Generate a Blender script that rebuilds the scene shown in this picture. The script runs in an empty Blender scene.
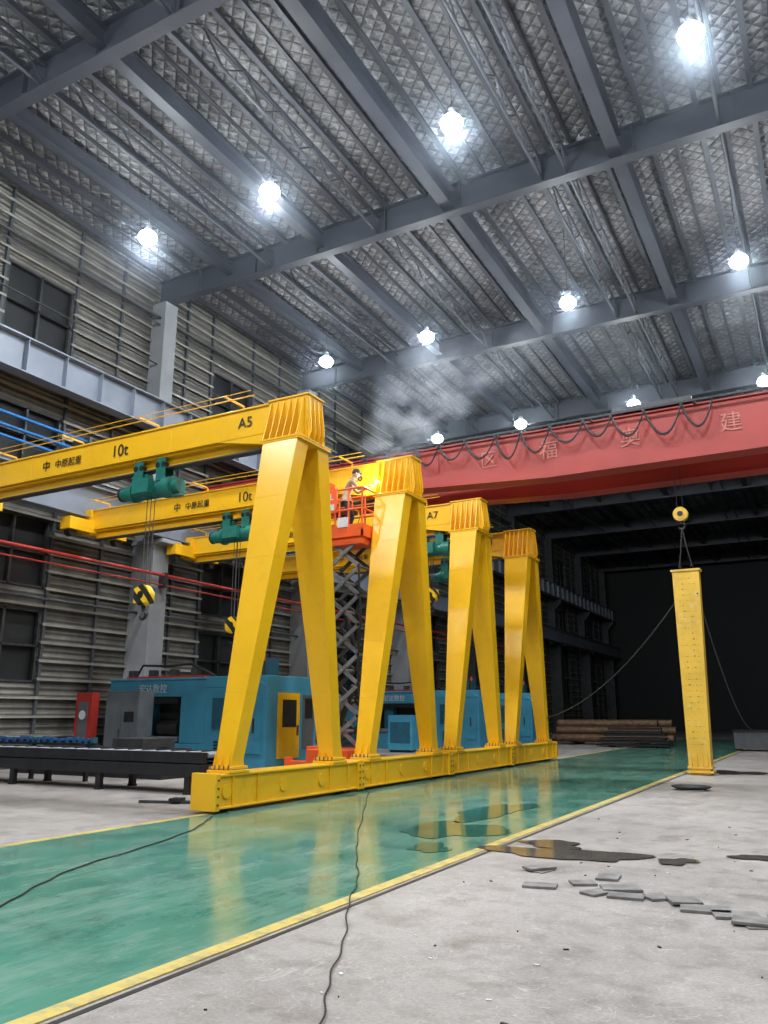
import bpy, math, random
from mathutils import Vector, Matrix
random.seed(7)
S=bpy.context.scene
COL=S.collection
V=Vector

# ------------------------------------------------------------------ materials
def new_mat(name):
    m=bpy.data.materials.new(name); m.use_nodes=True
    nt=m.node_tree
    return m,nt,nt.nodes['Principled BSDF']
def mixc(nt,fac,a,b,blend='MIX'):
    n=nt.nodes.new('ShaderNodeMix'); n.data_type='RGBA'; n.blend_type=blend
    for idx,val in ((0,fac),(6,a),(7,b)):
        if isinstance(val,(int,float)): n.inputs[idx].default_value=val
        elif isinstance(val,tuple): n.inputs[idx].default_value=(*val[:3],1)
        else: nt.links.new(val,n.inputs[idx])
    return n.outputs[2]
def math_(nt,op,a,b=0.0,c=None):
    n=nt.nodes.new('ShaderNodeMath'); n.operation=op
    for i,v in enumerate((a,b)+((c,) if c is not None else ())):
        if isinstance(v,(int,float)): n.inputs[i].default_value=v
        else: nt.links.new(v,n.inputs[i])
    return n.outputs[0]
def ramp(nt,inp,stops):
    r=nt.nodes.new('ShaderNodeValToRGB'); e=r.color_ramp.elements
    e[0].position=stops[0][0]; e[0].color=(*stops[0][1],1)
    e[1].position=stops[1][0]; e[1].color=(*stops[1][1],1)
    for p,c in stops[2:]:
        x=e.new(p); x.color=(*c,1)
    nt.links.new(inp,r.inputs[0]); return r.outputs[0]
def noise(nt,scale,detail=4,rough=.55,vec=None,sc=(1,1,1)):
    tc=nt.nodes.new('ShaderNodeTexCoord'); mp=nt.nodes.new('ShaderNodeMapping')
    mp.inputs['Scale'].default_value=sc
    nt.links.new(tc.outputs['Object'] if vec is None else vec,mp.inputs[0])
    n=nt.nodes.new('ShaderNodeTexNoise'); n.inputs['Scale'].default_value=scale
    n.inputs['Detail'].default_value=detail; n.inputs['Roughness'].default_value=rough
    nt.links.new(mp.outputs[0],n.inputs['Vector']); return n.outputs['Fac']
def bump(nt,b,h,strength=.3,dist=.02):
    n=nt.nodes.new('ShaderNodeBump'); n.inputs['Strength'].default_value=strength
    n.inputs['Distance'].default_value=dist
    nt.links.new(h,n.inputs['Height']); nt.links.new(n.outputs[0],b.inputs['Normal'])

def simple(name,col,rough=.5,metal=0.,var=.18,scale=3.,grime=None,emit=None,estr=0,bmp=0):
    m,nt,b=new_mat(name)
    f=noise(nt,scale,5)
    dark=tuple(c*(1-var) for c in col); lite=tuple(min(1,c*(1+var)) for c in col)
    c=ramp(nt,f,[(.3,dark),(.7,lite)])
    if grime:
        g=noise(nt,scale*2.3,8,.7)
        gm=ramp(nt,g,[(.56,(0,0,0)),(.72,(1,1,1))])
        c=mixc(nt,gm,c,grime)
    nt.links.new(c,b.inputs['Base Color'])
    b.inputs['Roughness'].default_value=rough; b.inputs['Metallic'].default_value=metal
    if bmp: bump(nt,b,noise(nt,scale*12,3),bmp,.01)
    if emit:
        b.inputs['Emission Color'].default_value=(*emit,1); b.inputs['Emission Strength'].default_value=estr
    return m

M={}
M['yellow']=simple('yellow_paint',(.84,.455,.010),.28,0,.06,1.0,grime=(.74,.39,.014))
M['yellow2']=simple('yellow_paint_dusty',(.76,.46,.05),.45,0,.14,1.6,grime=(.74,.58,.25))
M['scrib']=simple('chalk_scribble',(.45,.26,.05),.6)
M['black']=simple('black_rubber',(.012,.012,.014),.5)
M['steel']=simple('dark_steel',(.06,.062,.065),.45,.4,.3,4)
M['scissor']=simple('scissor_arm_steel',(.20,.21,.22),.45,.3,.25,4)
M['steelb']=simple('black_steel',(.022,.023,.026),.4,.3,.3,4)
M['galv']=simple('galvanised_steel',(.27,.29,.32),.45,.3,.2,2)
M['beam']=simple('roof_beam_paint',(.048,.052,.065),.5,0,.2,.8)
M['purlin']=simple('purlin_steel',(.070,.075,.086),.5,.2,.2,.8)
M['girt']=simple('wall_girt',(.36,.35,.30),.45,.2,.25,1)
M['col']=simple('column_paint',(.26,.27,.28),.6,0,.12,1.0)
M['runway']=simple('runway_paint',(.18,.205,.25),.5,0,.15,.8)
M['red']=simple('red_crane_paint',(.40,.042,.030),.45,0,.15,.5,grime=(.34,.05,.038))
M['redtxt']=simple('faded_lettering',(.58,.19,.15),.5)
M['redpipe']=simple('red_pipe_paint',(.38,.03,.022),.4)
M['bluepipe']=simple('blue_pipe_paint',(.02,.15,.42),.4)
M['orange']=simple('orange_paint',(.82,.11,.02),.4,0,.1,2)
M['teal']=simple('machine_blue_paint',(.055,.28,.42),.42,0,.12,1.5,grime=(.07,.23,.32))
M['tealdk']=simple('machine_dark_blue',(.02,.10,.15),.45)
M['hgreen']=simple('hoist_green_paint',(.015,.15,.12),.35,0,.2,5)
M['grey']=simple('grey_cabinet_paint',(.10,.11,.12),.5)
M['white']=simple('white_paint',(.62,.64,.66),.5)
M['dark']=simple('dark_opening_unlit_wall',(.008,.009,.010),.6)  # openings, and the painted darkness of the far wall
M['rust']=simple('weathered_pipe_steel',(.15,.085,.045),.6,.3,.45,6)
M['tile']=simple('steel_plate_grey',(.20,.19,.18),.6,.1,.35,6,bmp=.3)
M['rope']=simple('wire_rope',(.05,.05,.05),.6)
M['skin']=simple('skin',(.50,.29,.20),.5,0,.05)
M['hair']=simple('hair_black',(.02,.015,.012),.6)
M['jacket']=simple('work_jacket_khaki',(.40,.30,.18),.85,0,.25,12)
M['trouser']=simple('work_trousers',(.035,.04,.055),.85,0,.25,12)
M['glove']=simple('leather_glove',(.38,.30,.20),.8,0,.2,20)
M['boot']=simple('boots',(.03,.025,.02),.6)
M['eye']=simple('eye_dark',(.02,.02,.02),.2)
M['lip']=simple('lips',(.36,.14,.11),.5)
M['lamp']=simple('lamp_lens',(1,1,1),.5,emit=(.88,.95,1.0),estr=220)
M['spark']=simple('welding_arc',(1,1,1),.5,emit=(1,.93,.75),estr=120)
M['bluelight']=simple('blue_cable_chain',(.02,.04,.22),.4)

def hazard():
    m,nt,b=new_mat('hazard_stripes')
    tc=nt.nodes.new('ShaderNodeTexCoord'); w=nt.nodes.new('ShaderNodeTexWave')
    w.bands_direction='DIAGONAL'; w.inputs['Scale'].default_value=1.6
    nt.links.new(tc.outputs['Object'],w.inputs[0])
    c=ramp(nt,w.outputs[1],[(.48,(.02,.02,.02)),(.52,(.85,.55,.01))])
    nt.links.new(c,b.inputs[0]); b.inputs['Roughness'].default_value=.4; return m
M['hazard']=hazard()

def concrete():
    m,nt,b=new_mat('concrete_floor')
    a=noise(nt,.35,6,.6); c=noise(nt,3.0,10,.75); d=noise(nt,40,4,.6); l=noise(nt,.9,8,.7)
    base=ramp(nt,a,[(.3,(.27,.245,.225)),(.7,(.40,.368,.340))])
    st=ramp(nt,c,[(.30,(.42,.41,.40)),(.52,(1,1,1))])
    base=mixc(nt,.8,base,st,'MULTIPLY')
    ls=ramp(nt,l,[(.32,(.55,.53,.50)),(.50,(1,1,1))])
    base=mixc(nt,.75,base,ls,'MULTIPLY')
    sp=ramp(nt,d,[(.35,(.8,.8,.8)),(.6,(1.08,1.08,1.08))])
    base=mixc(nt,.7,base,sp,'MULTIPLY')
    e=noise(nt,1.3,9,.8,sc=(1,.35,1)); em=ramp(nt,e,[(.58,(0,0,0)),(.70,(.6,.6,.6))])
    base=mixc(nt,em,base,(.52,.49,.46))
    v=nt.nodes.new('ShaderNodeTexNoise'); v.inputs['Scale'].default_value=2.2; v.inputs['Detail'].default_value=2; v.inputs['Distortion'].default_value=2.5
    tc=nt.nodes.new('ShaderNodeTexCoord'); nt.links.new(tc.outputs['Object'],v.inputs['Vector'])
    ln=ramp(nt,v.outputs['Fac'],[(.492,(0,0,0)),(.5,(.35,.35,.35)),(.508,(0,0,0))])
    base=mixc(nt,ln,base,(.60,.58,.55))
    nt.links.new(base,b.inputs[0])
    r=ramp(nt,c,[(.3,(.35,.35,.35)),(.6,(.75,.75,.75))]); nt.links.new(r,b.inputs['Roughness'])
    bump(nt,b,c,.35,.02); return m
def greenfloor():
    m,nt,b=new_mat('green_epoxy')
    a=noise(nt,.5,6,.6); c=noise(nt,2.2,10,.8,sc=(1.0,.22,1)); d=noise(nt,1.2,8,.7); e=noise(nt,6,10,.85,sc=(1,.5,1))
    base=ramp(nt,a,[(.3,(.050,.185,.130)),(.7,(.090,.280,.205))])
    sc=ramp(nt,c,[(.44,(0,0,0)),(.74,(.80,.80,.80))])
    base=mixc(nt,sc,base,(.30,.41,.34))
    dk=ramp(nt,d,[(.30,(.45,.45,.45)),(.48,(1,1,1))])
    base=mixc(nt,.55,base,dk,'MULTIPLY')
    fl=ramp(nt,e,[(.58,(0,0,0)),(.68,(.5,.5,.5))]); base=mixc(nt,fl,base,(.40,.47,.40))
    nt.links.new(base,b.inputs[0])
    r=ramp(nt,d,[(.35,(.06,.06,.06)),(.68,(.24,.24,.24))]); nt.links.new(r,b.inputs['Roughness'])
    bump(nt,b,c,.05,.01); return m
def wet(name,col):
    m,nt,b=new_mat(name)
    f=noise(nt,3,4); c=ramp(nt,f,[(.3,tuple(x*.7 for x in col)),(.7,col)])
    nt.links.new(c,b.inputs[0]); b.inputs['Roughness'].default_value=.08
    bump(nt,b,noise(nt,5,3),.05,.01); return m
def lineyellow():
    m,nt,b=new_mat('floor_line_paint')
    f=noise(nt,4,8,.75); c=ramp(nt,f,[(.38,(.32,.29,.15)),(.54,(.62,.48,.13))])
    nt.links.new(c,b.inputs[0]); b.inputs['Roughness'].default_value=.4; return m
def rooffoil():
    m,nt,b=new_mat('foil_insulation_ceiling')
    tc=nt.nodes.new('ShaderNodeTexCoord'); sx=nt.nodes.new('ShaderNodeSeparateXYZ')
    nt.links.new(tc.outputs['Object'],sx.inputs[0])
    x=sx.outputs[0]; y=sx.outputs[1]
    k=math.pi/.46
    p=math_(nt,'ABSOLUTE',math_(nt,'SINE',math_(nt,'MULTIPLY',math_(nt,'ADD',x,y),k)))
    q=math_(nt,'ABSOLUTE',math_(nt,'SINE',math_(nt,'MULTIPLY',math_(nt,'SUBTRACT',x,y),k)))
    mn=math_(nt,'MINIMUM',p,q)
    nz=noise(nt,.5,7,.7); nb=noise(nt,6,5,.7)
    base=ramp(nt,nb,[(.3,(.19,.195,.20)),(.7,(.52,.52,.52))])
    w=ramp(nt,mn,[(.06,(.25,.25,.26)),(.32,(1,1,1))])
    base=mixc(nt,.75,base,w,'MULTIPLY')
    big=ramp(nt,nz,[(.38,(.22,.22,.24)),(.60,(1,1,1))]); base=mixc(nt,.8,base,big,'MULTIPLY')
    nt.links.new(base,b.inputs[0]); b.inputs['Roughness'].default_value=.42; b.inputs['Metallic'].default_value=.3
    h=math_(nt,'ADD',mn,nb); bump(nt,b,h,.9,.1); return m
def siding():
    m,nt,b=new_mat('corrugated_siding')
    tc=nt.nodes.new('ShaderNodeTexCoord'); sx=nt.nodes.new('ShaderNodeSeparateXYZ')
    nt.links.new(tc.outputs['Object'],sx.inputs[0])
    s=math_(nt,'SINE',math_(nt,'MULTIPLY',sx.outputs[2],2*math.pi/.2))
    f=noise(nt,1.2,6,.65)
    base=ramp(nt,f,[(.3,(.11,.105,.09)),(.7,(.25,.24,.21))])
    d=ramp(nt,s,[(0.0,(.5,.5,.5)),(.8,(1,1,1))]); base=mixc(nt,.7,base,d,'MULTIPLY')
    nt.links.new(base,b.inputs[0]); b.inputs['Roughness'].default_value=.5; b.inputs['Metallic'].default_value=.2
    bump(nt,b,s,.8,.03); return m
M['conc']=concrete(); M['green']=greenfloor(); M['line']=lineyellow(); M['foil']=rooffoil(); M['siding']=siding()
M['puddle']=wet('wet_concrete',(.13,.115,.10)); M['puddleg']=wet('wet_epoxy',(.04,.16,.11))

# ------------------------------------------------------------------ mesh builder
class B:
    def __init__(s): s.v=[];s.f=[];s.m=[];s.sm=[];s.mats=[]
    def mi(s,mat):
        if mat not in s.mats: s.mats.append(mat)
        return s.mats.index(mat)
    def add(s,vs,fs,mat,smooth=False):
        o=len(s.v); s.v+= [tuple(x) for x in vs]; k=s.mi(mat)
        for f in fs: s.f.append([o+i for i in f]); s.m.append(k); s.sm.append(smooth)
    def hexa(s,p,mat): # p: 4 bottom ccw, 4 top ccw
        s.add(p,[(3,2,1,0),(4,5,6,7),(0,1,5,4),(1,2,6,5),(2,3,7,6),(3,0,4,7)],mat)
    def box(s,c,d,mat,rz=0):
        hx,hy,hz=[q/2 for q in d]; c=V(c); R=Matrix.Rotation(rz,3,'Z')
        P=[c+R@V((x,y,z)) for z in(-hz,hz) for x,y in((-hx,-hy),(hx,-hy),(hx,hy),(-hx,hy))]
        s.hexa(P,mat)
    def bb(s,x0,x1,y0,y1,z0,z1,mat):
        s.box(((x0+x1)/2,(y0+y1)/2,(z0+z1)/2),(abs(x1-x0),abs(y1-y0),abs(z1-z0)),mat)
    def frame(s,p,q,up=(0,0,1)):
        a=(V(q)-V(p)).normalized(); u=V(up)
        if abs(a.dot(u))>.99: u=V((0,1,0))
        r=a.cross(u).normalized(); u=r.cross(a).normalized(); return a,r,u
    def bar(s,p,q,w,h,mat,w2=None,h2=None,up=(0,0,1)):
        a,r,u=s.frame(p,q,up); w2=w2 or w; h2=h2 or h; P=[]
        for c,ww,hh in((V(p),w,h),(V(q),w2,h2)):
            P+=[c-r*ww/2-u*hh/2,c+r*ww/2-u*hh/2,c+r*ww/2+u*hh/2,c-r*ww/2+u*hh/2]
        s.hexa(P,mat)
    def ibeam(s,p,q,w,h,mat,t=.03,up=(0,0,1)):
        a,r,u=s.frame(p,q,up); p=V(p);q=V(q)
        s.bar(p+u*(h/2-t/2),q+u*(h/2-t/2),w,t,mat,up=up)
        s.bar(p-u*(h/2-t/2),q-u*(h/2-t/2),w,t,mat,up=up)
        s.bar(p,q,t,h-2*t,mat,up=up)
    def cyl(s,p,q,r,mat,n=16,r2=None,smooth=True):
        a,x,y=s.frame(p,q); r2=r if r2 is None else r2
        vs=[]
        for c,rr in((V(p),r),(V(q),r2)):
            for i in range(n):
                t=2*math.pi*i/n; vs.append(c+x*math.cos(t)*rr+y*math.sin(t)*rr)
        s.add(vs,[(i,(i+1)%n,n+(i+1)%n,n+i) for i in range(n)],mat,smooth)
        s.add(vs,[tuple(range(n-1,-1,-1)),tuple(range(n,2*n))],mat)
    def tube(s,pts,r,mat,n=8,radii=None):
        pts=[V(p) for p in pts]; vs=[];L=len(pts); ref=V((.13,.27,.95)).normalized()
        for i,c in enumerate(pts):
            a=(pts[min(i+1,L-1)]-pts[max(i-1,0)]).normalized()
            rr=ref if abs(a.dot(ref))<.97 else V((1,0,0))
            x=a.cross(rr).normalized(); y=x.cross(a); R=radii[i] if radii else r
            for k in range(n):
                t=2*math.pi*k/n; vs.append(c+x*math.cos(t)*R+y*math.sin(t)*R)
        fs=[(i*n+k,i*n+(k+1)%n,(i+1)*n+(k+1)%n,(i+1)*n+k) for i in range(L-1) for k in range(n)]
        s.add(vs,fs,mat,True); s.add(vs,[tuple(range(n-1,-1,-1)),tuple(range((L-1)*n,L*n))],mat)
    def ball(s,c,r,mat,n=16,m=10,sc=(1,1,1)):
        c=V(c);vs=[]
        for j in range(1,m):
            ph=math.pi*j/m
            for i in range(n):
                t=2*math.pi*i/n
                vs.append(c+V((math.sin(ph)*math.cos(t)*r*sc[0],math.sin(ph)*math.sin(t)*r*sc[1],math.cos(ph)*r*sc[2])))
        vs+= [c+V((0,0,r*sc[2])),c-V((0,0,r*sc[2]))]; T=len(vs)-2
        fs=[(j*n+i,(j+1)*n+i,(j+1)*n+(i+1)%n,j*n+(i+1)%n) for j in range(m-2) for i in range(n)]
        fs+=[(T,i,(i+1)%n) for i in range(n)]+[(T+1,(m-2)*n+(i+1)%n,(m-2)*n+i) for i in range(n)]
        s.add(vs,fs,mat,True)
    def prism(s,poly,axis,a,b,mat): # poly 2D pts extruded along axis (0=x,1=y,2=z)
        def mk(u,v,w):
            return {0:(w,u,v),1:(u,w,v),2:(u,v,w)}[axis]
        n=len(poly); vs=[mk(u,v,a) for u,v in poly]+[mk(u,v,b) for u,v in poly]
        s.add(vs,[tuple(range(n)),tuple(range(2*n-1,n-1,-1))]+[(i,n+i,n+(i+1)%n,(i+1)%n) for i in range(n)],mat)
    def mesh(s,name):
        me=bpy.data.meshes.new(name); me.from_pydata(s.v,[],s.f)
        for m in s.mats: me.materials.append(M[m])
        me.polygons.foreach_set('material_index',s.m); me.polygons.foreach_set('use_smooth',s.sm)
        import bmesh
        bm=bmesh.new(); bm.from_mesh(me); bmesh.ops.recalc_face_normals(bm,faces=bm.faces); bm.to_mesh(me); bm.free()
        me.update(); return me
    def obj(s,name,loc=(0,0,0),parent=None,bevel=0,rot=0):
        o=bpy.data.objects.new(name,s.mesh(name)); COL.objects.link(o); o.location=loc; o.rotation_euler[2]=rot
        if parent: o.parent=parent
        if bevel:
            md=o.modifiers.new('bevel','BEVEL'); md.width=bevel; md.segments=2; md.limit_method='ANGLE'
        return o
def empty(name,loc=(0,0,0),rz=0):
    e=bpy.data.objects.new(name,None); COL.objects.link(e); e.location=loc; e.rotation_euler[2]=rz; e.empty_display_size=.3; return e
def text(s,name,parent,loc,size,mat,rot,ext=.004):
    c=bpy.data.curves.new(name,'FONT'); c.body=s; c.size=size; c.extrude=ext; c.align_x='CENTER'
    c.materials.append(M[mat]); o=bpy.data.objects.new(name,c); COL.objects.link(o)
    o.parent=parent; o.location=loc; o.rotation_euler=rot; return o

# ------------------------------------------------------------------ room shell
WX=-22.3; RX=26.; Y0=-22.; Y1=95.; ZR=19.0
BAYS=[11.4+10.2*k for k in range(-3,9)]
b=B(); b.bb(WX-.3,RX,Y0,Y1,-.3,0,'conc'); b.obj('floor')
b=B(); b.bb(-9.3,-4.05,Y0+.1,60,0,.006,'green'); b.obj('green_epoxy_lane')
b=B()
b.bb(-9.42,-9.28,Y0+.1,60,0,.010,'line'); b.bb(-4.07,-3.93,Y0+.1,60,0,.010,'line'); b.obj('trim_lane_lines')
b=B(); b.bb(-3.89,-3.84,Y0+.1,60,0,.003,'steelb'); b.obj('trim_floor_joint')
b=B(); b.bb(WX-.3,RX,Y0,Y1,ZR,ZR+.15,'foil'); b.obj('ceiling')
b=B(); b.bb(RX,RX+.2,Y0,Y1,0,ZR,'siding'); b.obj('wall_right')
b=B(); b.bb(WX,RX,Y1,Y1+.2,0,ZR,'dark'); b.obj('wall_far')  # near-black colour stands in for the unlit depth of the hall
b=B(); b.bb(WX,RX,Y0-.2,Y0,0,ZR,'siding'); b.obj('wall_back')

zw=[(2.6,4.9),(5.6,7.9),(9.6,11.5),(13.6,16.3)]
b=B(); g=B(); wn=B()
ys=[Y0]+[y for y in BAYS if Y0<y<Y1]+[Y1]
for i in range(len(ys)-1):
    a,c=ys[i],ys[i+1]
    w0,w1=a+3.4,min(a+6.1,c-.3)
    def solid(y0,y1,z0,z1):
        b.bb(WX-.2,WX,y0,y1,z0,z1,'siding')
    solid(a,w0,0,ZR); solid(w1,c,0,ZR)
    zz=0
    for (z0,z1) in zw:
        solid(w0,w1,zz,z0); zz=z1
        wn.bb(WX-.19,WX-.16,w0,w1,z0,z1,'dark')
        for yy in(w0+.05,(w0+w1)/2,w1-.05): wn.bb(WX-.10,WX+.04,yy-.04,yy+.04,z0,z1,'steel')
        for q in(z0+.04,(z0+z1)/2,z1-.04): wn.bb(WX-.10,WX+.04,w0,w1,q-.03,q+.03,'steel')
    solid(w0,w1,zz,ZR)
    z=1.0
    while z<18.6:
        inw=any(z0-.05<z<z1+.05 for z0,z1 in zw)
        for (p,q) in ([(a+.4,w0),(w1,c-.4)] if inw else [(a+.4,c-.4)]):
            if q>p:
                g.bb(WX,WX+.16,p,q,z-.015,z+.015,'girt'); g.bb(WX+.14,WX+.16,p,q,z-.07,z,'girt')
        z+=.58
    for yy in(w0-.1,w1+.1,a+1.7,c-1.9): g.bb(WX+.02,WX+.12,yy-.05,yy+.05,0,ZR-.1,'purlin')
b.obj('wall_left'); g.obj('trim_wall_girts'); wn.obj('window_1')

for k,y in enumerate(BAYS):
    if not(Y0+1<y<Y1-1): continue
    b=B(); cm='col' if y<45 else 'steel'  # far columns get a darker colour, painting in the unlit end
    b.bb(WX+.02,WX+1.1,y-.40,y+.40,0,7.7,cm)
    b.bb(WX+.02,WX+.75,y-.34,y+.34,7.7,17.7,cm)
    b.bb(WX+.02,WX+1.6,y-.5,y+.5,7.7,7.86,cm)
    b.prism([(WX+.75,11.98),(WX+1.35,11.98),(WX+1.35,11.7),(WX+.75,11.0)],1,y-.2,y+.2,cm)
    b.bb(WX+.02,WX+1.2,y-.45,y+.45,0,.3,cm)
    b.obj('steel_column',bevel=.02)

b=B()
for y in BAYS:
    if Y0<y<Y1:
        b.ibeam((WX+.1,y,17.75+.52),(RX-.1,y,17.75+.52),.36,1.04,'beam',.05)
        x=WX+2.2
        while x<RX: b.bb(x-.02,x+.02,y-.17,y+.17,17.78,18.75,'beam'); x+=2.8
b.obj('roof_rafter_beams')
b=B(); x=WX+.5
while x<RX:
    b.bb(x-.02,x+.02,Y0,Y1,18.72,18.99,'purlin'); b.bb(x-.03,x+.12,Y0,Y1,18.70,18.73,'purlin')
    x+=1.45
x=WX+1.2
while x<RX:
    b.bb(x-.05,x+.05,Y0,Y1,18.92,18.995,'purlin'); x+=1.45
b.obj('roof_purlins')
b=B()
for x,w,h in((-18.6,.25,.5),(-14.4,.3,.6),(-9.3,.40,.75),(-3.8,.40,.75),(2.2,.35,.7),(8,.35,.7),(14,.35,.7)):
    b.ibeam((x,Y0,18.66-h/2),(x,Y1,18.66-h/2),w,h,'beam',.04)
b.obj('roof_longitudinal_beams')
b=B()
for x in(-16.6,-12.0,-6.1,-5.3,-.9,4.4):
    b.cyl((x,Y0,18.55),(x,Y1,18.55),.05,'purlin',6); b.cyl((x,Y0,17.9),(x,Y1,17.9),.05,'purlin',6)
    y=-8.; s_=1
    while y<70:
        b.bar((x,y,18.55 if s_>0 else 17.9),(x,y+.85,17.9 if s_>0 else 18.55),.04,.04,'purlin'); y+=.85; s_=-s_
b.obj('roof_lattice_joists')

b=B()
b.ibeam((WX+1.35,Y0+.2,8.45),(WX+1.35,Y1-.2,8.45),.45,1.1,'runway',.04); b.bb(WX+1.30,WX+1.40,Y0+.2,Y1-.2,9.0,9.12,'steel')
b.obj('crane_runway_beam')
b=B()
b.ibeam((WX+1.1,Y0+.2,12.6),(WX+1.1,Y1-.2,12.6),.5,1.2,'runway',.05)
y=Y0+1
while y<Y1-1: b.bb(WX+.86,WX+1.34,y-.012,y+.012,12.05,13.15,'runway'); y+=1.5
b.obj('crane_runway_beam')
b=B()
b.ibeam((RX-1.35,Y0+.2,8.45),(RX-1.35,Y1-.2,8.45),.45,1.1,'runway',.04); b.bb(RX-1.40,RX-1.30,Y0+.2,Y1-.2,9.0,9.12,'steel')
for y in BAYS:
    if Y0+1<y<Y1-1: b.bb(RX-1.7,RX-.02,y-.4,y+.4,0,7.9,'col')
b.obj('crane_runway_beam')

b=B()
b.cyl((WX+1.35,Y0+.3,6.55),(WX+1.35,60,6.55),.06,'redpipe',10); b.cyl((WX+1.32,Y0+.3,6.2),(WX+1.32,60,6.2),.03,'redpipe',10)
for y in BAYS:
    if Y0<y<60: b.bb(WX+1.1,WX+1.45,y-.05,y+.05,6.1,6.65,'steel')
b.obj('red_wall_pipe')
b=B()
for z in(10.7,10.3,9.95): b.cyl((WX+.85,Y0+.3,z),(WX+.85,19.0,z),.055,'bluepipe',10)
for y in(3,8,13,18): b.bb(WX+.02,WX+1,y-.05,y+.05,9.8,10.85,'steel')
b.obj('blue_wall_pipe')
b=B()
for z,r in((15.0,.03),(5.2,.05),(17.0,.06),(16.7,.04)): b.cyl((WX+.5,Y0+.3,z),(WX+.5,70,z),r,'steel',8)
b.obj('wall_conduits')

# ------------------------------------------------------------------ high bay lamps
LX=[-16.9,-12.25,-6.65,-1.0,5.0]
LY=[-4.7,5.5,15.7,25.9,36.9]
lb=B(); lb.cyl((0,0,.12),(0,0,.42),.14,'grey',16,.09); lb.cyl((0,0,.02),(0,0,.12),.30,'grey',20,.14)
lb.ball((0,0,0),.28,'lamp',16,8,(1,1,.8)); lb.cyl((0,0,.42),(0,0,2.95),.012,'steel',6)
lm=lb.mesh('high_bay_lamp')
for yi,y in enumerate(LY):
    for xi,x in enumerate(LX):
        zz=15.9
        o=bpy.data.objects.new('high_bay_lamp',lm); COL.objects.link(o); o.location=(x,y,zz)
        e={36.9:170,25.9:850}.get(y,1200)
        L=bpy.data.lights.new('lamp_light','SPOT'); L.energy=e; L.spot_size=math.radians({36.9:125,25.9:140}.get(y,158)); L.spot_blend=.6
        L.shadow_soft_size=.3; L.color=(.95,.97,1.0)
        lo=bpy.data.objects.new('lamp_light',L); COL.objects.link(lo); lo.parent=o; lo.location=(0,0,-.3)
        P=bpy.data.lights.new('lamp_spill','POINT'); P.energy={36.9:35,25.9:120}.get(y,180); P.shadow_soft_size=.35; P.color=(.80,.90,1.0)
        po=bpy.data.objects.new('lamp_spill',P); COL.objects.link(po); po.parent=o; po.location=(0,0,-.6)

# ------------------------------------------------------------------ gantry cranes
def part(bd,name,bevel=0):
    return (name,bd.mesh(name),bevel)
parts=[]
b=B()
b.bb(-.21,.21,-2.38,2.38,.08,.60,'yellow'); b.bb(-.25,.25,-2.38,2.38,.58,.62,'yellow'); b.bb(-.25,.25,-2.38,2.38,.06,.10,'yellow')
for s_ in(-1,1):
    b.bb(-.27,.27,s_*2.33-.06,s_*2.33+.06,.04,.64,'yellow')
    for yy in(-2.05,-.4,.9): b.cyl((s_*.21,yy*1.0,.34),(s_*.235,yy*1.0,.34),.12,'yellow',16)
    for yy in(-1.9,-1.2,1.2,1.9): b.bb(s_*.21,s_*.25,yy-.01,yy+.01,.08,.6,'yellow')
    b.cyl((-.1,s_*1.9,.14),(.1,s_*1.9,.14),.14,'steelb',20)
    for k in range(4):
        b.cyl((.27,s_*2.33,.14+.13*k),(.285,s_*2.33,.14+.13*k),.02,'steel',6)
parts.append(part(b,'end_beam',.008))
b=B()
for s_ in(-1,1):
    fy=1.76 if s_<0 else 1.55
    p=V((0,s_*fy,.72)); q=V((.0,s_*.37,7.12))
    P=[]
    for c,wx,wy in((p,.36,.32),(q,.88,.42)):
        P+=[c+V((-wx/2,-wy/2,0)),c+V((wx/2,-wy/2,0)),c+V((wx/2,wy/2,0)),c+V((-wx/2,wy/2,0))]
    b.hexa(P,'yellow')
    b.bb(-.26,.26,s_*fy-.27,s_*fy+.27,.62,.67,'yellow'); b.bb(-.24,.24,s_*fy-.24,s_*fy+.24,.68,.73,'yellow')
    for x in(-.16,0,.16):
        for e in(-1,1):
            y0=s_*fy+e*.16
            b.prism([(y0,.73),(y0+e*.07,.73),(y0,1.0)],0,x-.008,x+.008,'yellow')
    for x in(-.2,-.1,0,.1,.2):
        b.cyl((x,s_*fy-.25,.60),(x,s_*fy-.25,.75),.014,'steel',6)
    for k in range(1,5):
        t=k/5; c=p.lerp(q,t); wx=.36+.52*t; wy=.32+.10*t
        b.bb(c.x-wx/2-.003,c.x+wx/2+.003,c.y-wy/2-.003,c.y+wy/2+.003,c.z-.008,c.z+.008,'yellow')
parts.append(part(b,'leg_pair',.008))
b=B()
b.bb(-.50,.50,-.60,.60,7.08,7.12,'yellow'); b.bb(-.50,.50,-.60,.60,7.13,7.17,'yellow')
b.bb(-.55,.46,-.27,.27,7.17,8.16,'yellow'); b.bb(-.56,.50,-.30,.30,8.14,8.18,'yellow')
for s_ in(-1,1):
    for x in(-.47,-.31,-.14,.03,.20,.37):
        b.prism([(s_*.27,7.17),(s_*.56,7.17),(s_*.46,7.5),(s_*.29,8.12),(s_*.27,8.12)],0,x-.012,x+.012,'yellow')
for y in(-.24,-.08,.08,.24):
    b.prism([(.46,7.17),(.50,7.17),(.56,7.3),(.55,7.5),(.48,8.10),(.46,8.10)],1,y-.012,y+.012,'yellow')
parts.append(part(b,'leg_head',.004))
b=B()
x0=-11.3
b.bb(x0,-.50,-.23,.23,7.48,8.12,'yellow'); b.bb(x0,-.50,-.27,.27,8.10,8.14,'yellow')
b.prism([(-.50,7.2),(-2.0,7.48),(-.50,7.5)],1,-.22,.22,'yellow')
b.prism([(x0,7.48),(-.7,7.48),(-.7,7.42),(x0,7.42)],1,-.15,.15,'yellow')
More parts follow.
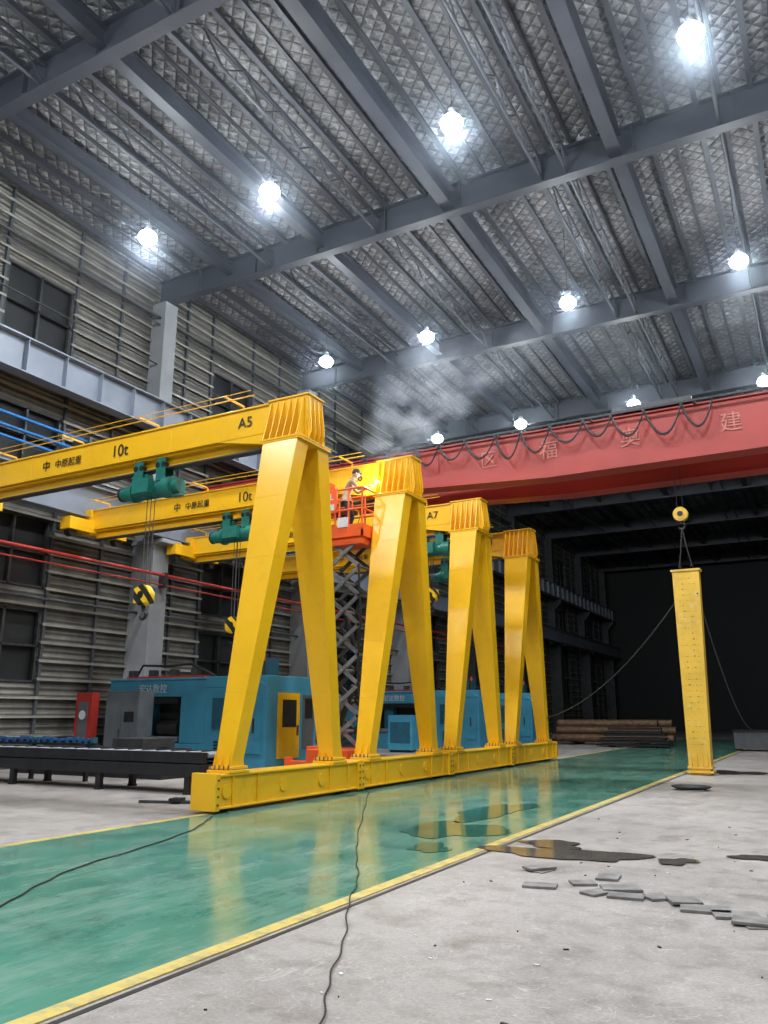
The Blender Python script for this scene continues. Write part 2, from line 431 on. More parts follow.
b.bb(x0,-.8,-.02,.02,7.20,7.45,'yellow'); b.bb(x0,-.8,-.11,.11,7.16,7.20,'steel')
x=-1.8
while x>x0: b.bb(x-.008,x+.008,-.235,.235,7.48,8.1,'yellow'); x-=1.6
b.bb(x0-.35,x0+.1,-1.2,1.2,7.35,7.75,'yellow'); b.bb(x0-.3,x0+.05,-.35,.35,7.3,8.14,'yellow')
for s_ in(-1,1): b.cyl((x0-.25,s_*.95,7.3),(x0-.02,s_*.95,7.3),.16,'steelb',16)
for x in(-1.6,-4.2,-6.8,-9.4,-11.0):
    b.bb(x-.02,x+.02,.16,.20,8.14,8.42,'yellow'); b.bb(x-.02,x+.02,-.5,.2,8.38,8.42,'yellow')
b.cyl((x0,-.35,8.36),(-.9,-.35,8.36),.014,'yellow',8); b.cyl((x0,-.48,8.42),(-.9,-.48,8.42),.010,'yellow',8)
parts.append(part(b,'girder',.006))
def hoist():
    b=B(); z=6.72
    b.cyl((-.55,0,z),(.35,0,z),.20,'hgreen',24); 
    for k in range(9): b.cyl((-.5+.1*k,0,z),(-.47+.1*k,0,z),.212,'hgreen',24)
    b.cyl((.35,0,z),(.62,0,z),.25,'hgreen',24); b.cyl((.62,0,z),(.80,0,z),.17,'hgreen',20)
    b.cyl((-.62,0,z),(-.55,0,z),.25,'hgreen',24); b.cyl((-1.0,0,z),(-.62,0,z),.16,'hgreen',20,.19)
    b.cyl((-1.04,0,z),(-1.0,0,z),.18,'steelb',20)
    b.box((-.1,-.30,z+.02),(.5,.18,.34),'hgreen'); b.box((.45,.25,z),(.3,.2,.3),'hgreen')
    for x in(-.42,.28):
        for s_ in(-1,1):
            b.bb(x-.14,x+.14,s_*.14-.015,s_*.14+.015,6.88,7.42,'hgreen')
            for d in(-.09,.09): b.cyl((x+d,s_*.05,7.26),(x+d,s_*.17,7.26),.065,'steelb',14)
        b.bb(x-.12,x+.12,-.15,.15,6.88,6.95,'hgreen')
    b.cyl((-.7,.02,7.08),(-.2,.02,7.08),.10,'hgreen',16)
    return b
def hook(zb):
    b=B()
    for y in(-.06,.06): b.cyl((-.05,y,zb+.25),(-.05,y,6.6),.010,'rope',6); b.cyl((.07,y,zb+.25),(.07,y,6.6),.010,'rope',6)
    b.cyl((0,-.09,zb+.08),(0,.09,zb+.08),.24,'hazard',28); b.cyl((0,-.13,zb+.08),(0,.13,zb+.08),.09,'steelb',16)
    b.bb(-.20,.20,-.12,-.095,zb-.1,zb+.24,'hazard'); b.bb(-.20,.20,.095,.12,zb-.1,zb+.24,'hazard')
    b.cyl((0,0,zb-.22),(0,0,zb-.05),.05,'steelb',12)
    pts=[(.0,0,zb-.2)]+[( .10*math.sin(t)+.0,0,zb-.36+.10*math.cos(t)) for t in [i*math.pi*1.45/12 for i in range(13)]]
    b.tube(pts,.03,'steelb',8,[.035]*4+[.038]*6+[.03,.025,.018,.01])
    return b
HX=[-4.0,-5.3,-1.3,-2.6]; HZ=[4.15,4.0,5.2,5.0]
TX='\u4e2d\u539f\u8d77\u91cd'
for i in range(4):
    loc=(-9.40,13.3+4.8*i,.012)
    e=empty('gantry_crane',loc)
    for nm,me,bv in parts:
        o=bpy.data.objects.new(nm,me); COL.objects.link(o); o.parent=e
        if bv:
            md=o.modifiers.new('bevel','BEVEL'); md.width=bv; md.segments=1; md.limit_method='ANGLE'
    h=hoist().obj('electric_hoist',(HX[i],0,0),e)
    hook(HZ[i]).obj('hook_block',(HX[i]-.1,0,0),e)
    R=(math.radians(90),0,0)
    text('A%d'%(5+i),'label_number',e,(-1.20,-.25,7.70),.34,'black',R)
    text('10t','label_capacity',e,(-5.0,-.25,7.64),.42,'black',R)
    text(TX,'label_maker',e,(-6.8,-.25,7.68),.24,'black',R)
    text('\u4e2d','label_logo',e,(-7.6,-.25,7.66),.30,'black',R)

# ------------------------------------------------------------------ red overhead crane
CY=24.6
e=empty('overhead_bridge_crane',(0,CY,0))
def rgirder(y):
    b=B()
    zt=10.32
    prof=[(-20.95,9.6),(-12.5,9.08),(-7.0,8.78),(22,8.78),(24.6,9.6),(24.6,zt),(-20.95,zt)]
    b.prism(prof,1,y-.28,y+.28,'red')
    b.bb(-20.95,24.6,y-.34,y+.34,zt,zt+.04,'red')
    for k in range(len(prof)-3):
        p,q=prof[k],prof[k+1]; b.bar((p[0],y,p[1]),(q[0],y,q[1]),.68,.04,'red')
    b.bb(-20.9,24.5,y-.04,y+.04,zt+.04,zt+.16,'steel')
    x=-20
    while x<24: b.bb(x-.012,x+.012,y-.30,y+.30,9.4,zt,'red'); x+=3.1
    return b
rgirder(-.9).obj('front_girder',parent=e); rgirder(1.3).obj('rear_girder',parent=e)
b=B()
b.bb(-21.15,-20.6,-2.2,2.6,9.35,9.8,'red'); b.bb(24.3,24.9,-2.2,2.6,9.35,9.8,'red')
for y in(-1.8,2.2):
    b.cyl((-21.05,y,9.33),(-20.85,y,9.33),.2,'steelb',20); b.cyl((24.55,y,9.33),(24.75,y,9.33),.2,'steelb',20)
b.obj('end_carriages',parent=e)
b=B()
b.bb(-18,24,-1.52,-1.46,10.34,10.40,'steelb')
x=-17.5
while x<24: b.bb(x-.03,x+.03,-1.5,-1.2,10.32,10.37,'steelb'); x+=3
x=-13.4; k=0
while x<-2.6:
    w=.95+.12*math.sin(k*2.1); dp=.68+.14*math.sin(k*1.3+1)
    for off in(0,.05):
        pts=[(x+w*t,-1.49-off,10.32-dp*4*t*(1-t)-off) for t in [j/10 for j in range(11)]]
        b.tube(pts,.024,'black',6)
    b.bb(x-.04,x+.04,-1.55,-1.43,10.22,10.37,'steelb'); x+=w; k+=1
b.obj('festoon_cables',parent=e)
b=B()
b.bb(-4.9,-2.6,-1.1,1.5,10.54,10.69,'steel'); b.cyl((-4.6,.4,10.9),(-3.2,.4,10.9),.22,'steelb',20); b.box((-3.0,.2,10.85),(.4,.4,.3),'steelb')
b.box((-4.4,.2,10.85),(.5,.4,.3),'grey')
for x in(-4.6,-2.9):
    for y in(-.9,1.3): b.cyl((x,y-.08,10.62),(x,y+.08,10.62),.12,'steelb',16)
b.obj('trolley',parent=e)
R=(math.radians(90),0,0)
for k,ch in enumerate('\u533a\u798f\u5965\u5efa'):
    text(ch,'lettering',e,((-8.9,-6.9,-4.4,-1.6)[k],-1.205,9.42),.62,'redtxt',R)

# ------------------------------------------------------------------ hanging leg
LXc,LYc=-3.42,24.6
e=empty('suspended_crane_leg',(LXc,LYc,.008))
b=B()
P=[]
for z,wx,wy,ox in((.22,.58,.50,0),(5.66,.74,.32,.08)):
    P+=[V((ox-wx/2,-wy/2,z)),V((ox+wx/2,-wy/2,z)),V((ox+wx/2,wy/2,z)),V((ox-wx/2,wy/2,z))]
b.hexa(P,'yellow2')
b.bb(-.35,.35,-.30,.30,.05,.10,'yellow2'); b.bb(-.32,.32,-.28,.28,.16,.22,'yellow2')
b.bb(-.27,.27,-.24,.24,.0,.16,'yellow2')
for x in(-.2,-.05,.1,.22):
    b.prism([(-.25,.22),(-.31,.22),(-.25,.6)],0,x-.008,x+.008,'yellow2')
b.bb(-.33,.49,-.2,.2,5.66,5.72,'yellow2')
rr=random.Random(3)
z=.8
while z<5.5:
    o_=.015*z; yy=-.258+z*.0166
    for q in range(5):
        if rr.random()<.75:
            x_=-.24+o_+.1*q
            b.bb(x_,x_+.03+.05*rr.random(),yy-.001,yy+.014,z-.006,z+.004+.04*rr.random()*(q%2),'scrib')
    z+=.16
for x in(-.10,.22):
    b.tube([(x,-.05,5.7),(x,-.05,5.84),(x+.06,0,5.84),(x+.06,0,5.7)],.02,'steelb',6)
b.obj('leg_box',parent=e,bevel=.008)
b=B()
b.tube([(-.08,0,5.84),(.02,0,6.5),(.08,0,7.0)],.022,'black',6); b.tube([(.26,0,5.84),(.14,0,6.5),(.08,0,7.0)],.022,'black',6)
b.tube([(-.10,.1,5.8),(.08,.02,7.0)],.018,'black',6)
b.obj('sling',parent=e)
b=B()
zb=7.4
for x in(.0,.16): b.cyl((x,0,zb+.1),(x,0,10.5),.012,'black',6)
b.cyl((.08,-.1,zb),(.08,.1,zb),.21,'yellow2',24); b.cyl((.08,-.14,zb),(.08,.14,zb),.08,'steelb',14)
b.bb(.0,.16,-.125,-.1,zb-.15,zb+.2,'yellow2'); b.bb(.0,.16,.1,.125,zb-.15,zb+.2,'yellow2')
b.cyl((.08,0,zb-.28),(.08,0,zb-.12),.05,'steelb',12)
b.tube([(.08,0,zb-.25)]+[(.08+.09*math.sin(t),0,zb-.36+.09*math.cos(t)) for t in [i*4.4/12 for i in range(13)]],.03,'steelb',8)
b.obj('crane_hook',parent=e)
def sag(p,q,s,n=18):
    p=V(p);q=V(q); return [p.lerp(q,i/n)-V((0,0,s*4*(i/n)*(1-i/n))) for i in range(n+1)]
b=B(); b.tube(sag((-3.72,24.45,4.75),(-9.14,29.0,1.5),.55),.020,'rope',6)
b.obj('guy_rope')
b=B(); b.tube(sag((-3.06,24.4,5.0),(-3.4,41.5,.95),.9),.022,'rope',6)
b.obj('guy_rope')

# ------------------------------------------------------------------ scissor lift
e=empty('scissor_lift',(-10.45,17.30,0))
b=B()
b.bb(-.58,.58,-.95,.40,.32,.82,'orange'); b.bb(-.50,.50,-.9,.35,.20,.34,'steelb')
b.bb(-.60,.60,-.40,.10,.5,.7,'steelb')
for x in(-.5,.5):
    for y in(-.75,.25): b.cyl((x-.09,y,.2),(x+.09,y,.2),.2,'black',20); b.cyl((x-.1,y,.2),(x+.1,y,.2),.1,'white',14)
for s_ in(-1,):
    b.bb(s_*1.25,s_*.5,-.75,-.62,.42,.54,'orange'); b.bb(s_*1.32,s_*1.18,-.78,-.6,.03,.62,'orange'); b.box((s_*1.25,-.69,.02),(.3,.3,.04),'steelb')
b.bb(-1.15,-.58,-.1,.25,.45,.85,'orange')
b.obj('chassis',parent=e,bevel=.015)
b=B()
n=7; z0=.86; z1=5.92; dz=(z1-z0)/n
for k in range(n):
    a=z0+dz*k; c=a+dz
    for y,dd in((-.32,0),(-.26,1),(.26,0),(.32,1)):
        mt='scissor' if y<0 else 'steel'
        if dd==0: b.bar((-.46,y,a),(.46,y,c),.05,.09,mt)
        else: b.bar((.46,y,a),(-.46,y,c),.05,.09,mt)
    for x,z in((-.46,a),(.46,a),(0,(a+c)/2),(-.46,c),(.46,c)):
        b.cyl((x,-.37,z),(x,.37,z),.035,'galv',10)
b.cyl((-.3,0,1.2),(.15,0,2.3),.07,'steelb',14); b.cyl((.3,0,2.9),(-.1,0,4.0),.07,'steelb',14)
b.tube([(.5,-.36,z0+.1)]+[(.52+.03*math.sin(k),-.38,z0+.4*k) for k in range(1,12)],.025,'black',6)
b.obj('scissor_arms',parent=e)
b=B()
zf=6.12
b.bb(-.60,.60,-.42,.42,zf-.10,zf,'steel'); b.bb(-.62,.62,-.44,-.40,zf-.16,zf+.16,'orange'); b.bb(-.62,.62,.40,.44,zf-.16,zf+.16,'orange')
b.bb(-.62,-.58,-.44,.44,zf-.16,zf+.16,'orange'); b.bb(.58,.62,-.44,.44,zf-.16,zf+.16,'orange')
b.bb(-.56,.56,-.38,.38,zf-.34,zf-.14,'orange')
for x in(-.6,-.2,.2,.6):
    for y in(-.42,.42): b.cyl((x,y,zf),(x,y,zf+1.1),.026,'orange',8)
for z in(zf+.55,zf+1.1):
    for y in(-.42,.42): b.cyl((-.6,y,z),(.6,y,z),.028,'orange',8)
    for x in(-.6,.6): b.cyl((x,-.42,z),(x,.42,z),.028,'orange',8)
b.bb(-.62,-.12,-.47,-.44,zf+.50,zf+1.14,'orange'); b.bb(-.55,-.20,-.475,-.465,zf+.57,zf+.73,'white')
b.bb(-.1,.2,-.46,-.44,zf+.1,zf+.35,'white'); b.box((-.45,-.35,zf+1.2),(.25,.2,.25),'orange')
b.obj('work_platform',parent=e)
text('DL','platform_logo',e,(-.37,-.48,zf+.85),.24,'white',(math.radians(90),0,0))

# ------------------------------------------------------------------ welder
def person(loc,rz):
    root=empty('welder_person',loc,rz)
    sk=[((-.02,0,.93),.125),((.0,0,1.06),.118),((.05,0,1.19),.130),((.11,0,1.33),.140),((.155,0,1.43),.090),((.185,0,1.49),.056),((.205,0,1.55),.052)]
    vs=[];rad=[];ed=[]
    def ad(p,r,par=None):
        vs.append(p);rad.append((r,r))
        if par is not None: ed.append((par,len(vs)-1))
        return len(vs)-1
    prev=None; ids=[]
    for p,r in sk: prev=ad(p,r,prev); ids.append(prev)
    arms=[]
    for s_ in(-1,1):
        fx=.10 if s_>0 else -.04
        h=ad((-.01,s_*.10,.87),.100,ids[0])
        k1=ad((.04+fx*.5,s_*.12,.68),.085,h); kn=ad((.08+fx,s_*.135,.49),.063,k1)
        cf=ad((.03+fx,s_*.14,.33),.060,kn); an=ad((-.04+fx,s_*.145,.11),.046,cf)
        hl=ad((-.01+fx,s_*.15,.055),.047,an); ad((.13+fx,s_*.16,.04),.037,hl)
        shp=V((.135,s_*.185,1.385)); sh=ad(tuple(shp),.066,ids[3])
        if s_<0: el=V((.27,-.26,1.15)); wr=V((.48,-.11,1.25))
        else: el=V((.33,.23,1.17)); wr=V((.56,.07,1.30))
        um=ad(tuple((shp+el)/2),.056,sh); e_=ad(tuple(el),.048,um)
        fm=ad(tuple(el.lerp(wr,.5)),.043,e_); w=ad(tuple(el.lerp(wr,.88)),.036,fm); arms.append((s_,el,wr))
    me=bpy.data.meshes.new('body'); me.from_pydata(vs,ed,[])
    o=bpy.data.objects.new('body',me); COL.objects.link(o)
    md=o.modifiers.new('skin','SKIN'); md.use_smooth_shade=True
    for i,sv in enumerate(me.skin_vertices[0].data): sv.radius=rad[i]; sv.use_root=(i==0)
    o.modifiers.new('sub','SUBSURF').levels=2
    dg=bpy.context.evaluated_depsgraph_get(); dg.update()
    m2=bpy.data.meshes.new_from_object(o.evaluated_get(dg)); m2.name='body'
    bpy.data.objects.remove(o)
    m2.materials.clear()
    for k in('jacket','trouser','boot','skin'): m2.materials.append(M[k])
    for v in m2.vertices:
        if v.co.z<0: v.co.z=0
    for p in m2.polygons:
        c=p.center; p.use_smooth=True
        if c.z<.13 : p.material_index=2
        elif c.z<.93: p.material_index=1
        elif c.z>1.475 and abs(c.y)<.075 and c.x<.3: p.material_index=3
        else: p.material_index=0
    o=bpy.data.objects.new('body',m2); COL.objects.link(o); o.parent=root
    hm=B(); n=28; vs=[]
    for z,rx,ry,cx in((.83,.155,.225,-.012),(.90,.150,.215,-.012),(.99,.128,.150,-.010)):
        for i in range(n):
            t=2*math.pi*i/n; vs.append((cx+rx*math.cos(t),ry*math.sin(t),z+.008*math.sin(5*t)))
    hm.add(vs,[(j*n+i,j*n+(i+1)%n,(j+1)*n+(i+1)%n,(j+1)*n+i) for j in range(2) for i in range(n)],'jacket',True)
    hm.tube([(.125,.075,1.49),(.17,.085,1.475),(.235,.045,1.47),(.245,0,1.465),(.235,-.045,1.47),(.17,-.085,1.475),(.125,-.075,1.49),(.11,0,1.50),(.125,.075,1.49)],.022,'jacket',8)
    hm.obj('jacket_hem_collar',(0,0,0),root)
    h=B()
    h.ball((0,0,.12),.105,'skin',24,16,(.92,.74,1.15)); h.ball((.030,0,.050),.062,'skin',16,10,(.95,.85,.85))
    h.ball((-.022,0,.145),.103,'hair',24,16,(.93,.80,1.05))
    h.tube([(.092,0,.132),(.104,0,.105),(.110,0,.092),(.094,0,.082)],.01,'skin',8,[.007,.012,.015,.010])
    for s_ in(-1,1):
        h.ball((.084,s_*.031,.124),.010,'eye',8,6,(.7,1.2,.8)); h.ball((.0,s_*.079,.105),.026,'skin',10,8,(.7,.32,1.15))
        h.bar((.092,s_*.016,.142),(.086,s_*.046,.142),.008,.006,'hair')
    h.tube([(.080,-.024,.056),(.088,0,.054),(.080,.024,.056)],.006,'lip',6)
    h.ball((-.006,0,.172),.112,'trouser',24,12,(1.0,.84,.72)); h.tube([(.075,-.05,.178),(.125,0,.170),(.075,.05,.178)],.02,'trouser',8,[.010,.014,.010]); h.bar((.06,0,.180),(.150,0,.168),.12,.008,'trouser',.07,.006)
    ho=h.obj('head',(.20,0,1.525),root); ho.rotation_euler=(0,math.radians(24),0)
    g=B()
    for s_,el,wr in arms:
        d=(wr-el).normalized(); side=d.cross(V((0,0,1))).normalized(); up=side.cross(d)
        g.tube([wr-d*.11,wr-d*.05,wr-d*.005],.04,'glove',14,[.050,.046,.034])
        g.bar(wr-d*.01,wr+d*.085,.058,.032,'glove',.086,.030,up=up)
        for k,(off,L) in enumerate(((-.033,.060),(-.011,.074),(.011,.070),(.032,.054))):
            p=wr+d*.080+side*off
            g.tube([p,p+d*L*.45,p+d*L*.80-up*L*.30,p+d*L*.70-up*L*.72],.010,'glove',8,[.0115,.0105,.0095,.008])
        inn=side*(-1 if s_<0 else 1)
        p=wr+d*.025+inn*.034
        g.tube([p,p+inn*.028+d*.022-up*.008,p+inn*.024+d*.052-up*.030],.011,'glove',8,[.014,.012,.009])
    g.obj('gloved_hands',(0,0,0),root)
    t=B(); t.tube([(.54,-.07,1.235),(.62,-.01,1.265),(.70,.03,1.30),(.76,.05,1.34)],.012,'steelb',8,[.016,.015,.010,.006])
    t.tube([(.54,-.07,1.235),(.47,-.20,1.0),(.35,-.26,.5),(.22,-.24,.03)],.010,'black',6); t.obj('welding_torch',(0,0,0),root)
    return root
person((-10.50,17.18,6.12),math.radians(38))
b=B(); b.ball((0,0,0),.05,'spark',12,8); ao=b.obj('welding_arc',(-9.90,17.74,7.58))
A=bpy.data.lights.new('arc_light','POINT'); A.energy=50; A.color=(1,.95,.85); A.shadow_soft_size=.05
al=bpy.data.objects.new('arc_light',A); COL.objects.link(al); al.parent=ao; al.location=(-.02,-.12,0)

# ------------------------------------------------------------------ haze and welding smoke (real volumes)
def vol(name,dens,col,aniso=0.,smoke=False):
    m=bpy.data.materials.new(name); m.use_nodes=True; nt=m.node_tree
    nt.nodes.remove(nt.nodes['Principled BSDF']); out=nt.nodes['Material Output']
    v=nt.nodes.new('ShaderNodeVolumeScatter'); v.inputs['Color'].default_value=(*col,1)
    v.inputs['Density'].default_value=dens; v.inputs['Anisotropy'].default_value=aniso
    nt.links.new(v.outputs[0],out.inputs['Volume'])
    if smoke:
        tc=nt.nodes.new('ShaderNodeTexCoord')
        sx=nt.nodes.new('ShaderNodeSeparateXYZ'); nt.links.new(tc.outputs['Generated'],sx.inputs[0])
        X,Y,Z=sx.outputs
        dx=math_(nt,'SUBTRACT',X,math_(nt,'ADD',.16,math_(nt,'MULTIPLY',Z,.45)))
        wd=math_(nt,'ADD',.06,math_(nt,'MULTIPLY',Z,.45))
        rx=math_(nt,'DIVIDE',dx,wd); ry=math_(nt,'DIVIDE',math_(nt,'SUBTRACT',Y,.5),.45)
        r2=math_(nt,'ADD',math_(nt,'MULTIPLY',rx,rx),math_(nt,'MULTIPLY',ry,ry))
        fo=math_(nt,'MAXIMUM',math_(nt,'SUBTRACT',1.0,r2),0.)
        fz=math_(nt,'MAXIMUM',math_(nt,'SUBTRACT',1.0,math_(nt,'MULTIPLY',Z,Z)),0.)
        nz=noise(nt,1.2,6,.65,sc=(1,1,1.3))
        nn=math_(nt,'MAXIMUM',math_(nt,'MULTIPLY',math_(nt,'SUBTRACT',nz,.46),5.0),0.)
        d=math_(nt,'MULTIPLY',math_(nt,'MULTIPLY',math_(nt,'MULTIPLY',fo,fz),nn),dens)
        nt.links.new(d,v.inputs['Density'])
    return m
M['smoke']=vol('welding_smoke_volume',1.2,(.80,.87,1.),0.2,True)
M['haze']=vol('air_haze_volume',.0038,(.72,.84,1.),.86)
b=B(); b.bb(-10.8,-4.6,16.4,19.6,8.25,11.2,'smoke'); b.obj('welding_smoke')
b=B(); b.bb(WX+1.7,RX-2,-6,46,12.0,18.6,'haze'); b.obj('air_haze')

# ------------------------------------------------------------------ blue machining centre
def machine(loc,rz=0,door='yellow'):
    e=empty('machining_center',loc,rz)
    b=B()
    b.bb(-2.3,0,0,2.6,0,2.75,'teal')
    b.prism([(-2.3,2.75),(-.5,2.75),(0,2.45),(0,2.4),(-2.3,2.4)],1,-.02,2.62,'teal')
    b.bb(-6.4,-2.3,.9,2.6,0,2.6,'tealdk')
    b.bb(-6.4,-2.3,0,.9,0,.75,'teal')
    b.bb(-6.4,-2.3,0,.35,2.15,2.7,'teal')
    b.bb(-6.4,-5.6,0,.9,.75,2.2,'teal')
    b.bb(-3.3,-2.3,0,.9,.75,2.2,'teal')
    b.bb(-6.4,-2.3,-.05,.95,2.66,2.74,'teal')
    b.obj('enclosure',parent=e,bevel=.03)
    b=B()
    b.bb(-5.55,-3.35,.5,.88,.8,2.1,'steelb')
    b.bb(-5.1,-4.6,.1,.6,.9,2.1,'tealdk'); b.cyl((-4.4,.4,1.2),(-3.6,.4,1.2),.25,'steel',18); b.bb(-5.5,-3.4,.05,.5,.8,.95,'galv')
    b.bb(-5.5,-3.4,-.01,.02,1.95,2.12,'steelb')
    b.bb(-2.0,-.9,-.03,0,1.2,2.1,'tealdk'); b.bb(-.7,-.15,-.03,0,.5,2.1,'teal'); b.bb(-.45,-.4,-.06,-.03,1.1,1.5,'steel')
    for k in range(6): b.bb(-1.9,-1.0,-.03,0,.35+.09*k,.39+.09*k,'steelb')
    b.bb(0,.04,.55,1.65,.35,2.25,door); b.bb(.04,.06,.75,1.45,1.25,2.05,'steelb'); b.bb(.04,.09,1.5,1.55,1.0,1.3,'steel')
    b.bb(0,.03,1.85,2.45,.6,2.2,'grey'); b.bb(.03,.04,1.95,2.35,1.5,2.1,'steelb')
    b.obj('panels',parent=e)
    b=B()
    b.bb(-6.0,-2.6,.3,.6,2.75,2.82,'redpipe')
    for x in(-5.8,-4.9,-4.0,-3.1): b.box((x,.4,2.92),(.25,.2,.2),'steel')
    b.box((-1.3,1.2,3.05),(1.0,.9,.55),'tealdk'); b.cyl((-.6,.6,2.7),(-.6,.6,3.2),.05,'steel',10); b.cyl((-.6,.6,3.2),(-.6,.6,3.4),.05,'orange',10)
    b.tube([(-5.9,.6,2.75),(-5.6,.6,3.2),(-4.5,.6,3.15),(-3.5,.6,3.2),(-2.6,.8,2.8)],.04,'black',8)
    b.obj('roof_fittings',parent=e)
    text('\u5b8f\u8fbe\u6570\u63a7','label',e,(-4.5,-.01,2.3),.30,'white',(math.radians(90),0,0))
    return e
machine((-14.5,19.4,0))
machine((-14.6,36.0,0),0,'teal')
machine((-14.2,42.5,0),0,'teal')

b=B(); b.bb(0,1.35,0,.6,.05,2.3,'grey'); b.bb(.03,.66,-.02,0,.15,2.2,'grey'); b.bb(.69,1.32,-.02,0,.15,2.2,'grey')
b.bb(.62,.64,-.05,-.02,.9,1.2,'steel'); b.bb(.8,1.2,-.03,-.02,1.4,1.7,'steelb'); b.bb(.05,1.3,.02,.58,0,.05,'steelb')
b.obj('control_cabinet',(-19.4,17.9,0),bevel=.01)
b=B()
b.bb(-.35,.35,-.15,.15,.3,2.3,'redpipe'); b.bb(-.20,.20,-.17,-.15,.5,2.0,'grey'); b.cyl((0,-.19,1.6),(0,-.17,1.6),.14,'white',20)
b.bb(-.35,-.28,-.1,.1,0,.3,'steelb'); b.bb(.28,.35,-.1,.1,0,.3,'steelb'); b.obj('fire_hose_cabinet',(-21.0,18.6,0))

b=B()
b.bb(-21,-11.6,13.4,13.55,.62,.84,'steelb'); b.bb(-21,-11.6,14.35,14.5,.62,.84,'steelb')
b.bb(-21,-11.6,13.35,14.55,.36,.60,'steelb'); b.bb(-21,-11.6,13.55,14.35,.72,.76,'steel')
x=-20.6
while x<-11.6:
    b.cyl((x,13.55,.78),(x,14.35,.78),.05,'galv',10); x+=.45
for x in(-20,-17.5,-14.6,-12.0):
    for y in(13.45,14.45): b.bb(x-.07,x+.07,y-.06,y+.06,.04,.4,'steelb'); b.cyl((x,y,0),(x,y,.05),.11,'steelb',12)
b.obj('roller_feed_bench',bevel=.006)
b=B()
pts=[(-21+.25*k,14.75+.05*math.sin(k*.9),.98+.02*math.sin(k*1.7)) for k in range(20)]
b.tube(pts,.055,'bluelight',8)
for p in pts: b.box(p,(.10,.14,.14),'tealdk')
b.bb(-21,-16.2,14.68,14.82,.86,.92,'steelb')
for x in(-20.5,-18.5,-16.5): b.bb(x-.04,x+.04,14.7,14.8,0,.86,'steelb')
b.obj('cable_chain')
b=B(); b.bb(-20.8,-15.2,16.0,17.2,.0,.55,'steelb'); b.bb(-20.8,-15.2,16.1,16.3,.55,.75,'steel'); b.bb(-20.8,-15.2,16.9,17.1,.55,.75,'steel')
b.bb(-17.0,-15.9,16.0,17.2,.75,1.0,'steel'); b.obj('machine_bed',bevel=.01)

b=B()
for k,(y,z) in enumerate([(46,.36),(46.5,.36),(47,.36),(47.5,.36),(46.25,.76),(46.75,.76),(47.25,.76),(46.5,1.13),(47,1.13)]):
    x1=-7.6-.45*((k*7)%5)/2
    b.cyl((-14.2+.2*(k%3),y,z),(x1,y,z),.22,'rust',16); b.cyl((x1-.01,y,z),(x1+.01,y,z),.17,'dark',16)
for x in(-13,-9.3): b.bb(x-.1,x+.1,45.6,47.9,0.008,.14,'steelb')
b.obj('steel_pipe_stack')
b=B()
for k in range(6): b.box((-9.2+.1*(k%2),43.5,.12+.16*k),(3.6-.2*k,1.2,.10),'steelb',.03*k)
for x in(-10.3,-8.1): b.bb(x-.06,x+.06,43,44,0.008,.08,'steel')
b.obj('steel_plate_stack')
b=B(); b.bb(-4.2,-2.3,41.3,42.6,.1,.85,'grey'); b.bb(-4.25,-2.25,41.25,42.65,.85,.93,'steelb')
for x in(-4.1,-2.4):
    for y in(41.4,42.5): b.bb(x-.06,x+.06,y-.06,y+.06,0.008,.1,'steelb')
b.obj('steel_crate')
b=B()
for k,(x,y,h) in enumerate([(-18.5,31.0,2.1),(-17,33,1.6),(-19.5,28.0,1.9)]):
    b.bb(x-.6,x+.6,y-.4,y+.4,.1,h,'teal' if k else 'grey'); b.bb(x-.5,x+.5,y-.42,y-.4,.4,h-.3,'tealdk'); b.bb(x-.55,x+.55,y-.35,y+.35,0,.1,'steelb')
b.obj('electrical_cabinets',bevel=.01)

# ------------------------------------------------------------------ floor items
def puddle(name,cx,cy,rx,ry,mat,seed,rot=0,z=.012):
    rnd=random.Random(seed); n=48; ph=[rnd.uniform(0,6.28) for _ in range(5)]
    vs=[(cx,cy,z)]; R=Matrix.Rotation(rot,2)
    for i in range(n):
        t=2*math.pi*i/n; k=1+.22*math.sin(2*t+ph[0])+.16*math.sin(3*t+ph[1])+.10*math.sin(5*t+ph[2])+.05*math.sin(9*t+ph[3])
        p=R@V((rx*k*math.cos(t),ry*k*math.sin(t))); vs.append((cx+p.x,cy+p.y,z))
    b=B(); b.add(vs,[(0,i+1,(i+1)%n+1) for i in range(n)],mat); return b.obj(name)
puddle('water_puddle',-3.0,9.95,.82,.42,'puddle',1)
puddle('water_puddle',-3.35,10.6,.42,.30,'puddle',5)
puddle('water_puddle',-1.75,10.05,.20,.22,'puddle',2)
puddle('water_puddle',-.9,10.75,.30,.22,'puddle',3)
puddle('water_puddle',-5.0,11.2,.60,.95,'puddleg',4)
puddle('water_puddle',-5.3,13.6,.5,1.2,'puddleg',6)
puddle('water_puddle',-2.7,25.8,.7,.9,'puddle',7)
puddle('water_puddle',-4.6,9.6,.25,.35,'puddleg',9)
b=B()
T=[(-2.68,8.03,.32,.2,.2),(-2.95,8.85,.32,.18,.9),(-2.35,8.35,.24,.2,.5),(-2.2,8.75,.22,.28,.1),(-1.95,8.2,.36,.24,.4),(-1.85,7.95,.32,.2,.1),(-1.6,8.05,.22,.24,.7),
(-1.35,7.95,.26,.26,.4),(-1.15,7.75,.40,.24,.15),(-.9,7.65,.36,.24,.3),(-.75,7.45,.32,.24,.05),(-.5,7.7,.32,.24,.2),(-2.12,7.98,.28,.18,1.1)]
for k,(x,y,w,d,r) in enumerate(T):
    b.box((x,y,.013+.014*(k%3==1)),(w,d,.024),'tile',r)
    if k%3==1: b.box((x+.05,y-.04,.006),(w*.8,d*.8,.010),'tile',r+.4)
b.obj('scattered_floor_tiles',bevel=.003)
b=B()
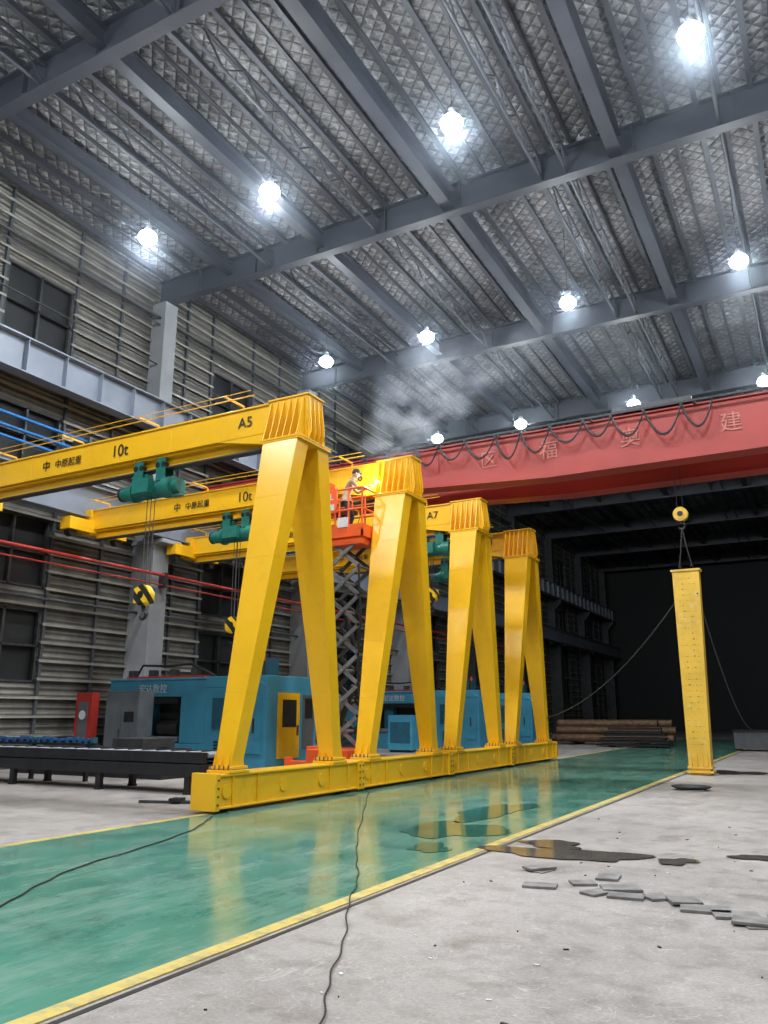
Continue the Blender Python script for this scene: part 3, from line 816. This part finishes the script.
for k in range(5):
    r=.28+.03*k; b.tube([(-2.96+r*math.cos(t),19.5+r*.8*math.sin(t),.03+.012*k) for t in [j*2*math.pi/24 for j in range(25)]],.02,'steel',6)
b.obj('wire_coil')
def cable(pts,name,r=.012,wig=.012):
    P=[V(p) for p in pts]; out=[]
    for i in range(len(P)-1):
        p0=P[max(i-1,0)];p1=P[i];p2=P[i+1];p3=P[min(i+2,len(P)-1)]
        for k in range(10):
            t=k/10; q=.5*((2*p1)+(-p0+p2)*t+(2*p0-5*p1+4*p2-p3)*t*t+(-p0+3*p1-3*p2+p3)*t**3)
            w=wig*math.sin((i*10+k)*.9)
            out.append((q.x+w,q.y,q.z))
    out.append(tuple(P[-1])); b=B(); b.tube(out,r,'black',6); return b.obj(name)
z=.018
cable([(-8.9,15.6,z),(-7.6,13.2,z),(-5.95,10.15,z),(-5.0,8.5,z),(-4.38,7.47,z),(-3.9,6.5,z),(-3.35,5.53,z),(-2.95,4.7,z),(-2.6,4.06,z),(-2.2,3.2,z)],'power_cable',.006)
cable([(-6.2,4.3,z),(-6.46,4.98,z),(-6.9,5.7,z),(-7.34,6.6,z),(-7.7,7.9,z),(-8.18,9.26,z),(-8.7,10.2,z),(-9.0,10.7,z)],'power_cable',.008)
b=B()
for k in range(60):
    x=random.uniform(-3.6,1.5); y=random.uniform(3.2,14); s_=random.uniform(.006,.022)
    b.box((x,y,.004),(s_*2,s_,.008),'steelb' if k%3 else 'white',random.uniform(0,3))
b.obj('floor_debris')
b=B(); b.bb(-.9,.3,.0,.06,.0,.05,'steel'); b.bb(-.2,.3,.1,.3,0,.04,'steel'); b.bb(-.25,-.05,-.1,.2,.04,.1,'steelb'); b.obj('steel_offcuts',(-10.8,12.0,0),rot=.3)

# ------------------------------------------------------------------ world, camera
w=bpy.data.worlds.new('World'); S.world=w; w.use_nodes=True
w.node_tree.nodes['Background'].inputs[0].default_value=(.01,.012,.016,1); w.node_tree.nodes['Background'].inputs[1].default_value=.3
cam=bpy.data.cameras.new('camera'); co=bpy.data.objects.new('camera',cam); COL.objects.link(co)
cam.sensor_fit='VERTICAL'; cam.sensor_height=36; cam.lens=36*800/1024; cam.clip_end=300
co.location=(0,0,1.6); co.rotation_euler=(math.radians(90+14.24),0,math.radians(28.65))
S.camera=co
S.view_settings.view_transform='Standard'
S.view_settings.exposure=0
